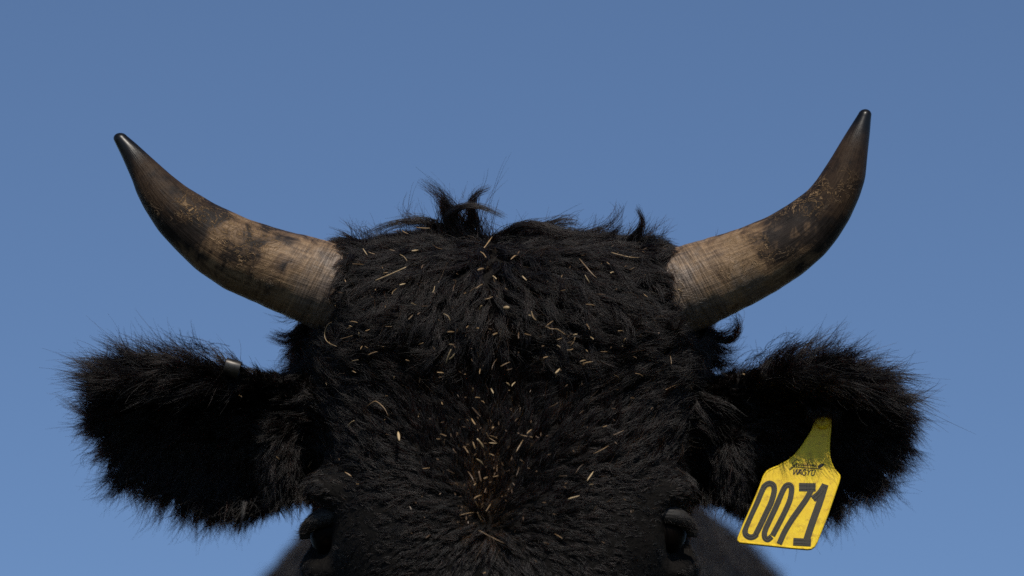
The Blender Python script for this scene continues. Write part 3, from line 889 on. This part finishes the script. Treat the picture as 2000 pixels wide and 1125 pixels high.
WAG = [([(500, 592), (488, 700), (486, 765)], 1.9), ([(490, 765), (545, 670), (592, 600)], 1.5), ([(592, 600), (590, 700), (592, 762)], 1.9), ([(596, 762), (650, 670), (690, 592)], 1.5),
       ([(615, 768), (670, 680), (722, 590)], 1.5), ([(722, 592), (724, 680), (728, 770)], 2.0), ([(655, 712), (725, 712)], 1.3),
       ([(886, 650), (862, 610), (815, 612), (775, 670), (765, 730), (785, 775), (830, 778), (862, 755), (872, 705)], 1.7), ([(835, 705), (895, 705)], 1.5),
       ([(922, 612), (945, 650), (965, 700)], 1.8), ([(1030, 612), (995, 655), (965, 700)], 1.5), ([(965, 700), (950, 740), (938, 782)], 1.8),
       ([(1078, 628), (1050, 710), (1045, 765), (1075, 792), (1115, 780), (1145, 735)], 1.8), ([(1145, 735), (1155, 690), (1172, 630)], 1.5), ([(1050, 628), (1110, 630)], 1.2), ([(1140, 632), (1195, 634)], 1.2)]
stroke('lettering', [(LZ(p), w) for p, w in WAG], M_LOGO, 0.0013, tagroot)
SCR = [([(670, 322), (610, 300), (545, 312), (490, 365), (455, 430), (462, 470), (510, 478), (560, 440), (580, 410)], 1.5), ([(575, 430), (520, 490), (440, 560), (385, 605), (358, 600), (380, 560), (450, 520)], 1.2),
       ([(450, 520), (700, 535), (1000, 562), (1385, 592)], 1.2),
       ([(575, 480), (600, 430), (640, 430), (640, 475), (665, 480), (690, 435), (725, 440), (720, 485), (755, 482), (770, 440), (800, 450), (795, 490), (830, 485), (845, 450), (865, 490), (900, 470), (945, 380), (915, 480), (950, 490), (985, 450), (1015, 460), (1010, 495), (1050, 480), (1065, 460), (1075, 498), (1105, 460), (1130, 470), (1125, 505), (1165, 490), (1205, 400), (1175, 500), (1220, 490)], 1.1),
       ([(1255, 520), (1290, 480), (1330, 455), (1380, 450)], 2.4), ([(1258, 530), (1310, 510), (1360, 490), (1432, 425)], 4.2), ([(1250, 540), (1300, 545), (1350, 530)], 1.5)]
stroke('script_logo', [(LZ(p), w) for p, w in SCR], M_LOGO, 0.0013, tagroot)

# ------------------------------------------------------------------ metal clip over the top rim of the other ear
rim = next(y for y in range(690, 780) if surf(452, y, bvh)[0] is not None)
rs, _ = surf(452, rim + 2, bvh)
def clip_mesh():
    bm = bmesh.new()
    ax = P(470, 720) - P(438, 711); ax /= np.linalg.norm(ax)
    upv = np.cross(FWD, ax); upv = upv if upv @ UP > 0 else -upv
    prof = smooth_path([(-0.001, -0.0085), (-0.0045, -0.0062), (-0.0062, -0.002), (-0.0055, 0.0022), (-0.0025, 0.0042), (0.002, 0.0046), (0.006, 0.003), (0.0078, -0.001), (0.007, -0.006), (0.003, -0.009)], 30)
    cc = P(455, 714, ((rs - CAM) @ FWD) - D0 - 0.008)
    a, b = [], []
    for d, h in prof:
        a.append(bm.verts.new(cc + FWD * d + upv * h - ax * 0.0060)); b.append(bm.verts.new(cc + FWD * d + upv * h + ax * 0.0060))
    for i in range(len(prof) - 1): bm.faces.new((a[i], b[i], b[i + 1], a[i + 1]))
    return mesh_of(bm, 'ear_clip')
clip = put('ear_clip', clip_mesh(), None, M_CLIP)
so = clip.modifiers.new('t', 'SOLIDIFY'); so.thickness = 0.0010
bv_ = clip.modifiers.new('b', 'BEVEL'); bv_.width = 0.0004; bv_.segments = 2
tag(clip, 'small bent metal clip folded over the top rim of the left-hand ear', 'ear clip')

# ------------------------------------------------------------------ straw caught in the fur
S1 = 5.627
STRAW = []     # (points px, width px, colour, shape)
def reg(o, s, rows):
    for r in rows:
        pts, w, c = r[0], r[1], r[2]
        sh = r[3] if len(r) > 3 else 's'
        lab = r[4] if len(r) > 4 else None
        q = Z(o, s, [(pts[i], pts[i + 1]) for i in range(0, len(pts), 2)])
        STRAW.append([q, w / s, c, sh, lab])
reg((620, 440), S1, [((500, 255, 548, 330), 14, 'p'), ((560, 292, 632, 318), 13, 't'), ((385, 425, 512, 432), 15, 't'), ((440, 400, 470, 412), 9, 'b'), ((795, 268, 862, 288), 10, 't'),
    ((900, 318, 950, 345, 985, 390), 6, 'p', 's', 'thin bent pale stem near the top left of the poll fur'), ((1036, 282, 1108, 272), 36, 'p', 'h', 'plump round golden husk just left of the standing forelock tuft'),
    ((635, 608, 785, 545, 860, 512, 975, 460), 15, 'p', 's', 'longest straight pale straw slanting up right beside the left-hand horn'), ((720, 530, 775, 520), 20, 't', 'h'), ((708, 455, 716, 475), 12, 't'), ((905, 655, 970, 640), 18, 'p'),
    ((820, 760, 830, 730, 870, 695), 10, 't'), ((1030, 855, 1092, 882), 10, 'p'), ((1000, 1035, 1045, 985), 10, 't'), ((640, 690, 645, 715), 12, 't'), ((300, 600, 310, 625), 14, 't'),
    ((740, 880, 745, 905), 12, 't'), ((195, 880, 202, 905), 10, 't'), ((220, 735, 275, 745), 9, 'b'), ((370, 1055, 440, 1070), 12, 't'), ((350, 1105, 380, 1115), 10, 'p'), ((320, 305, 340, 312), 10, 'b'),
    ((930, 60, 1000, 95), 14, 't'), ((1080, 22, 1238, 32), 10, 't', 's', 'long thin tan straw lying level against the sky at the poll top'), ((860, 65, 905, 60), 10, 'b')])
reg((820, 440), S1, [((705, 248, 795, 125), 13, 't', 's', 'slim tan straw standing upright at the foot of the forelock tuft'), ((665, 290, 700, 315, 728, 355), 14, 't'), ((140, 208, 185, 245, 245, 262), 10, 't'), ((1000, 375, 1055, 328), 17, 't'),
    ((635, 495, 705, 478), 34, 't', 'h'), ((728, 490, 740, 458), 14, 't'), ((800, 555, 842, 592), 15, 'p'), ((1125, 555, 1175, 605), 24, 'p', 'h', 'bright cream seed husk right of centre below the forelock'), ((615, 695, 690, 645), 16, 't'),
    ((540, 740, 610, 680), 16, 'b'), ((365, 725, 388, 648), 12, 'b'), ((140, 740, 162, 668), 9, 'p'), ((715, 812, 800, 785), 12, 't'), ((655, 935, 680, 880), 17, 'p'), ((915, 910, 985, 905), 38, 'p', 'h'),
    ((262, 970, 310, 1000, 335, 1045), 14, 'p'), ((935, 690, 965, 710), 9, 't'), ((485, 750, 505, 730), 12, 't'), ((365, 605, 405, 612), 10, 'b'), ((20, 890, 90, 885), 9, 'b')])
reg((1020, 440), S1, [((628, 368, 700, 455, 760, 525, 820, 580), 17, 't', 's', 'long brown straw slanting down right in the upper right poll fur'), ((690, 548, 742, 635), 20, 'p', 'h'), ((420, 720, 475, 705), 14, 't'), ((70, 985, 95, 1000), 18, 'p', 'h'),
    ((100, 945, 120, 1010, 155, 1045), 26, 'p', 'h', 'bright jagged chaff flake in the middle of the forehead'), ((700, 870, 805, 885), 14, 't'), ((710, 860, 735, 790), 8, 'b'), ((820, 755, 920, 765), 9, 'b'), ((680, 250, 705, 285), 9, 'b'), ((650, 330, 690, 328), 9, 'b'),
    ((945, 248, 1010, 215), 8, 'b'), ((860, 450, 875, 415), 8, 't'), ((930, 405, 960, 430), 12, 't'), ((970, 525, 1010, 515), 15, 'p'), ((1125, 455, 1165, 448), 9, 't'), ((435, 575, 445, 545), 9, 't'), ((705, 1085, 735, 1120), 18, 't'),
    ((270, 1100, 340, 1050), 6, 't'), ((305, 390, 325, 400), 8, 'b')])
reg((1180, 440), S1, [((80, 300, 170, 325, 280, 350, 385, 355), 15, 'p', 's', 'long knobbly straw lying level near the right-hand horn'), ((118, 265, 150, 308), 12, 't'), ((435, 752, 480, 790), 8, 't'), ((815, 705, 875, 740), 14, 'p', 's', 'short pale straw lying on the fur edge at the right-hand horn'), ((280, 490, 330, 460), 8, 't'),
    ((450, 540, 462, 575), 7, 't'), ((430, 270, 470, 245), 7, 'b'), ((650, 240, 690, 268), 8, 'b')])
reg((580, 620), S1, [((380, 50, 335, 85, 305, 165, 310, 230, 350, 280, 435, 318), 8, 'p', 's', 'thin pale stem bent into an open hook below the left-hand horn'), ((350, 265, 370, 298), 7, 't'), ((580, 45, 665, 52), 10, 't'), ((540, 130, 600, 98), 9, 't'), ((470, 240, 610, 200), 10, 't'), ((680, 170, 680, 210), 10, 'p'),
    ((750, 150, 800, 130), 9, 't'), ((700, 350, 722, 312), 13, 't'), ((745, 315, 780, 338), 6, 't'), ((780, 415, 890, 375), 16, 't'), ((595, 483, 675, 465), 11, 'p'), ((600, 590, 645, 608), 16, 't'), ((440, 640, 520, 615), 7, 'b'),
    ((300, 688, 325, 745), 12, 'p'), ((315, 870, 330, 910), 10, 'b'), ((765, 980, 845, 925, 890, 935, 960, 1000, 1005, 1085), 14, 't', 's', 'arched tan stem high above the left-hand eye'), ((975, 860, 1000, 862), 10, 't'), ((1060, 680, 1070, 650), 14, 't'),
    ((1195, 465, 1235, 478), 12, 't'), ((935, 328, 955, 322), 10, 't'), ((970, 98, 1040, 100), 6, 't'), ((180, 10, 225, 20), 8, 'b')])
reg((780, 620), S1, [((510, 505, 568, 350), 15, 'p', 's', 'longer leg of the pale V-shaped straw pair left of the forehead centre'), ((545, 460, 605, 398), 15, 'p', 's', 'shorter leg of the pale V-shaped straw pair left of the forehead centre'), ((530, 160, 600, 160), 14, 't'), ((210, 298, 262, 280), 12, 't'), ((1030, 192, 1080, 170), 18, 't'), ((845, 128, 875, 122), 18, 't'), ((70, 465, 110, 475), 10, 't'),
    ((415, 605, 490, 612), 16, 't'), ((545, 295, 600, 298), 6, 't'), ((785, 340, 800, 350), 15, 'b'), ((880, 620, 890, 560), 14, 't'), ((1015, 575, 1075, 455), 12, 'b'), ((1112, 540, 1215, 490), 12, 't'), ((1175, 580, 1238, 560), 12, 'b'), ((715, 628, 730, 625), 18, 't'),
    ((795, 820, 808, 775), 20, 't'), ((1005, 780, 1035, 835), 25, 'p', 'h'), ((1175, 715, 1215, 755), 14, 'p'), ((835, 880, 885, 885), 12, 't'), ((895, 920, 935, 940), 12, 't'), ((460, 930, 475, 955), 18, 't'), ((210, 1090, 220, 1060), 12, 't'), ((800, 990, 880, 1075), 8, 'b'), ((790, 455, 805, 485), 10, 'b'), ((735, 115, 760, 90), 10, 't')])
reg((980, 620), S1, [((480, 95, 540, 125, 610, 130, 700, 190), 8, 't', 's', 'long thin wavy tan stem right of the forehead centre'), ((250, 180, 320, 195), 18, 't'), ((785, 195, 830, 185), 14, 'p'), ((805, 215, 790, 270, 750, 315), 17, 't'), ((720, 278, 775, 260), 12, 't'), ((720, 358, 785, 345), 10, 't'), ((605, 305, 648, 330), 9, 'p'), ((440, 318, 465, 312), 12, 't'),
    ((935, 70, 968, 135), 17, 't'), ((975, 215, 1008, 240), 14, 'p'), ((185, 235, 188, 165), 14, 'b'), ((605, 245, 665, 225), 9, 't'), ((455, 445, 510, 430), 18, 't'), ((860, 485, 930, 468), 12, 'p'), ((880, 512, 1000, 485), 14, 't'), ((588, 612, 638, 562), 32, 'p', 'h', 'bright golden oval grain right of the forehead centre'),
    ((595, 660, 598, 618), 14, 't'), ((50, 715, 88, 755), 13, 'p', 's', 'left leg of the small bright V of chaff on the forehead centre'), ((110, 755, 150, 712), 13, 'p', 's', 'right leg of the small bright V of chaff on the forehead centre'), ((70, 800, 90, 798), 8, 't'), ((310, 825, 320, 795), 14, 'b'), ((475, 1020, 615, 940), 11, 'b'), ((870, 1050, 895, 1025), 16, 'b'), ((195, 1050, 205, 990), 16, 'b'),
    ((925, 355, 945, 375), 10, 't'), ((1085, 375, 1165, 378), 7, 't'), ((415, 210, 435, 225), 9, 'b'), ((530, 185, 560, 188), 14, 'b')])
reg((1180, 620), 5.625, [((150, 148, 215, 150), 10, 't'), ((215, 270, 235, 230), 14, 't'), ((390, 210, 408, 188), 9, 't'), ((195, 315, 208, 318), 9, 'p'), ((320, 430, 355, 445), 9, 't'), ((340, 615, 435, 655), 12, 't'), ((110, 628, 165, 665), 9, 't'), ((290, 885, 335, 885), 8, 't'), ((85, 998, 130, 1002), 10, 'b'), ((515, 1010, 545, 995), 14, 'b'),
    ((730, 425, 738, 515), 10, 't'), ((675, 795, 760, 755, 840, 725), 11, 't', 's', 'long tan straw under the right-hand horn, in front of the ear'), ((840, 715, 862, 770), 10, 'b'), ((910, 655, 960, 610, 1015, 575), 9, 't'), ((935, 750, 970, 800), 14, 't'), ((1522, 620, 1548, 632), 22, 't', 'h', 'round golden seed on the top rim of the right-hand ear'), ((130, 795, 155, 792), 9, 'b')])
S2 = 5.1125
reg((600, 800), S2, [((408, 180, 470, 110), 12, 'p'), ((765, 120, 775, 100), 16, 't'), ((905, 225, 920, 310), 38, 'p', 'h', 'blunt pinkish straw chunk above and right of the left-hand eye'), ((375, 625, 440, 670), 16, 't'), ((490, 742, 515, 745), 10, 't'), ((300, 490, 320, 505), 8, 'b'), ((5, 580, 45, 510), 12, 't'), ((770, 255, 835, 255), 9, 'b'), ((1110, 75, 1118, 50), 10, 't'), ((1155, 588, 1227, 582), 14, 't')])
reg((820, 800), S2, [((470, 100, 490, 125), 14, 't'), ((515, 90, 555, 150), 25, 't', 'h'), ((535, 0, 595, 60), 8, 'b'), ((675, 95, 685, 130), 12, 't'), ((725, 185, 740, 170), 18, 't'), ((665, 230, 690, 280), 12, 't'), ((700, 260, 775, 300), 16, 't'), ((690, 330, 770, 335), 18, 'p', 'h'), ((690, 280, 765, 325), 7, 't'), ((570, 290, 640, 395), 20, 'p'), ((528, 320, 555, 395), 14, 't'), ((435, 365, 485, 435), 14, 't'), ((485, 345, 490, 390), 16, 'b'),
    ((205, 245, 265, 265), 14, 't'), ((165, 293, 205, 298), 10, 't'), ((330, 390, 370, 440), 8, 'b'), ((565, 490, 635, 560), 16, 'p'), ((480, 620, 545, 730), 18, 'b'), ((590, 615, 615, 725), 18, 'b'), ((640, 690, 680, 675), 20, 't'), ((540, 755, 560, 740), 12, 't'), ((730, 670, 785, 655), 10, 't'), ((770, 560, 770, 620), 12, 'b'), ((860, 620, 895, 605), 12, 'b'), ((990, 575, 960, 670), 14, 'b'), ((540, 890, 615, 855), 12, 't'), ((555, 915, 590, 980), 14, 't'),
    ((660, 1015, 710, 940), 12, 't'), ((395, 1055, 550, 1030), 8, 't'), ((575, 1025, 620, 1120), 16, 't'), ((670, 1080, 690, 1020), 12, 'b'), ((390, 880, 415, 870), 14, 'b'), ((895, 810, 915, 775), 14, 'b'), ((815, 870, 830, 865), 14, 'b'), ((1070, 240, 1118, 200), 14, 't'), ((1000, 250, 1075, 268), 12, 't'), ((1095, 275, 1122, 278), 10, 't'), ((960, 425, 1030, 305), 14, 't'), ((645, 830, 660, 780), 10, 'b'), ((270, 600, 350, 645), 8, 'b'), ((950, 120, 985, 85), 8, 'b'), ((690, 440, 740, 460), 10, 't')])
reg((1040, 800), S2, [((470, 40, 508, 15), 12, 'b'), ((700, 178, 745, 163), 12, 't'), ((805, 258, 915, 205), 24, 'b'), ((610, 438, 760, 360), 10, 't'), ((430, 640, 515, 540), 9, 'b'), ((265, 665, 350, 660), 9, 'b'), ((545, 710, 610, 620), 24, 'p', 'h', 'bright cream husk above and left of the right-hand eye'), ((565, 755, 605, 745), 16, 'p', 'h'), ((355, 895, 470, 858), 17, 'p', 's', 'stout pinkish straw low on the forehead, left of the right-hand eye'), ((610, 1050, 645, 955), 12, 'b'), ((740, 930, 800, 885), 7, 'b'), ((135, 262, 155, 262), 14, 'b')])
reg((800, 940), 3.333, [((450, 320, 555, 375, 620, 405), 9, 't', 's', 'long pale straw slanting down right just below the forehead whorl'), ((105, 370, 130, 350), 8, 'b'), ((945, 345, 995, 372), 8, 't'), ((875, 400, 910, 412), 8, 'b'), ((815, 515, 830, 525), 12, 'b'), ((480, 600, 497, 600), 16, 't', 'h')])
reg((100, 600), 2.143, [((270, 342, 298, 342), 4, 't', 's', 'tiny tan straw high on the left-hand ear'), ((783, 370, 797, 374), 7, 't', 's', 'tiny tan straw near the root of the left-hand ear below the clip'), ((942, 625, 955, 640), 6, 't', 's', 'tiny tan straw low near the root of the left-hand ear')])

def straw_mesh(path, w, shape):
    nseg = 7 if len(path) <= 2 else 13
    q = smooth_path(path, nseg)
    if len(path) == 2:                                              # straight bits still bow a little
        L = np.linalg.norm(q[-1] - q[0])
        t = np.linspace(0, 1, nseg)
        off = RIGHT * random.uniform(-1, 1) + UP * random.uniform(-1, 1)
        q = q + off * (np.sin(t * math.pi) * L * 0.06)[:, None] - FWD * (np.sin(t * math.pi) * L * 0.05)[:, None]
    q = q - q[0]
    t = np.linspace(0, 1, nseg)
    if shape == 'h':
        prof = np.sin(np.pi * (0.10 + 0.82 * t)) ** 0.8; flat = 0.6
    else:
        a, b = random.uniform(.3, 1.0), random.uniform(.1, .9)
        prof = np.minimum(1, np.minimum(a + (1 - a) * t * 4, b + (1 - b) * (1 - t) * 3)) * (1 + 0.12 * np.sin(t * random.uniform(4, 11) + random.random() * 6)); flat = random.uniform(.45, .8)
    tw = random.uniform(-0.7, 0.7)
    rings = []
    for i in range(nseg):
        d = q[min(i + 1, nseg - 1)] - q[max(i - 1, 0)]; d = d / max(np.linalg.norm(d), 1e-9)
        sd_ = np.cross(d, FWD); sd_ /= max(np.linalg.norm(sd_), 1e-6); n_ = np.cross(sd_, d)
        ring = []
        for k in range(6):
            a = k * math.pi / 3 + tw * t[i]
            ring.append(q[i] + sd_ * math.cos(a) * w / 2 * prof[i] + n_ * math.sin(a) * w / 2 * flat * prof[i])
        rings.append(ring)
    bm = bmesh.new(); loft(bm, rings)
    return mesh_of(bm, 'straw')

def zone(x, y):
    if x < 600: return 'on the left-hand ear'
    if y < 560:
        return 'beside the left-hand horn' if x < 800 else ('beside the right-hand horn' if x > 1170 else 'below the forelock tuft')
    if y < 690:
        return 'below the left-hand horn' if x < 800 else ('below the right-hand horn' if x > 1170 else 'across the upper forehead')
    if y < 830:
        return 'on the left temple' if x < 800 else ('on the right temple' if x > 1130 else 'on the mid forehead')
    return 'above the left-hand eye' if x < 860 else ('above the right-hand eye' if x > 1050 else 'in the forehead whorl')
CN = {'p': 'pale', 't': 'tan', 'b': 'dark brown'}
desc = {}
for it in STRAW:
    q, w, c, sh, lab = it
    q = np.array(q); m = q.mean(0); v = q[-1] - q[0]; L = np.linalg.norm(v)
    ang = abs(math.degrees(math.atan2(-v[1], v[0]))) % 180
    ori = 'level' if ang < 22 or ang > 158 else ('upright' if 62 < ang < 118 else 'slanting')
    size = 'tiny' if L < 6.5 else ('short' if L < 14 else 'longish')
    kind = 'husk' if sh == 'h' else 'straw'
    it.append(m)
    if lab is None:
        it[4] = None
        desc.setdefault(f'{size} {ori} {CN[c]} {kind} {zone(*m)}', []).append(it)
ORD = ['leftmost', 'second from left', 'third from left', 'fourth from left', 'fifth from left', 'sixth from left', 'seventh from left', 'eighth from left', 'ninth from left', 'tenth from left']
for k, items in desc.items():
    items.sort(key=lambda it: it[5][0])
    for i, it in enumerate(items):
        it[4] = k if len(items) == 1 else f'{ORD[min(i, 9)]}: {k}'
        if len(items) == 2: it[4] = ('left one of two: ' if i == 0 else 'right one of two: ') + k
for q, w, c, sh, lab, m in STRAW:
    pts = []
    L = np.linalg.norm(np.array(q[-1]) - np.array(q[0]))
    lift = random.uniform(0.8, 1.05) * {'p': 0.017, 't': 0.0145, 'b': 0.012}[c]
    lift *= np.interp(m[1], [470, 660, 760, 1000], [1.25, 1.35, 1.0, 0.8])
    for x, y in q:
        s, nn = surf(x, y, bvh)
        if s is None: s = P(x, y, 0.0) ; 
        d = CAM - s; d /= np.linalg.norm(d)
        pts.append(s + d * lift)
    if len(pts) == 2:                                              # one end runs down into the fur
        k = random.choice((0, 1)); pts[k] = pts[k] + FWD * random.uniform(0.0, 0.007); pts[1 - k] = pts[1 - k] - FWD * random.uniform(0.0, 0.002)
    D = [((p - CAM) @ FWD) for p in pts]
    if max(D) - min(D) > 0.02:                                     # keep a bit of straw roughly in one plane
        dm = sorted(D)[0]
        pts = [P(x, y, dm + 0.002 * i - D0) for i, (x, y) in enumerate(q)]
    o = put('seed_husk' if sh == 'h' else 'straw_piece', straw_mesh(pts, max(w * random.uniform(0.55, 1.05), 1.35) * MM, sh), None, M_STRAW[c])
    o.location = pts[0]
    tag(o, lab, 'husk' if sh == 'h' else 'straw', 'bits of straw and husk caught in the fur')

# tiny chaff and dust nobody could count
bm = bmesh.new()
for i in range(150):
    if i < 60: x, y = random.gauss(950, 50), random.uniform(790, 1030)
    else: x, y = random.gauss(965, 170), random.uniform(480, 1060)
    if not 690 < x < 1290: continue
    sp, nn = surf(x, y, bvh)
    if sp is None: continue
    d = CAM - sp; d /= np.linalg.norm(d)
    c = sp + d * random.uniform(0.006, 0.0155) * np.interp(y, [470, 660, 760, 1000], [1.25, 1.35, 1.0, 0.85])
    a = random.uniform(0, math.pi); L = random.uniform(0.0005, 0.0019); w = random.uniform(0.0002, 0.0005)
    u = RIGHT * math.cos(a) + UP * math.sin(a) + FWD * random.uniform(-.6, .6); v = np.cross(u, FWD + RIGHT * random.uniform(-.5, .5)); v /= np.linalg.norm(v)
    n_ = np.cross(u, v)
    top = [bm.verts.new(c + u * L * f + v * w * g_) for f, g_ in ((-1, -.3), (0, -1), (1, -.2), (.8, .5), (-.2, 1))]
    bot = [bm.verts.new(c + u * L * f + v * w * g_ + n_ * 0.0003) for f, g_ in ((-1, -.3), (0, -1), (1, -.2), (.8, .5), (-.2, 1))]
    bm.faces.new(top); bm.faces.new(bot[::-1])
    for k in range(5): bm.faces.new((top[k], top[(k + 1) % 5], bot[(k + 1) % 5], bot[k]))
ch = put('chaff', mesh_of(bm, 'chaff', False), None, M_STRAW['b']); ch['kind'] = 'stuff'
tag(ch, 'fine tan chaff dust scattered through the forehead fur', 'chaff')
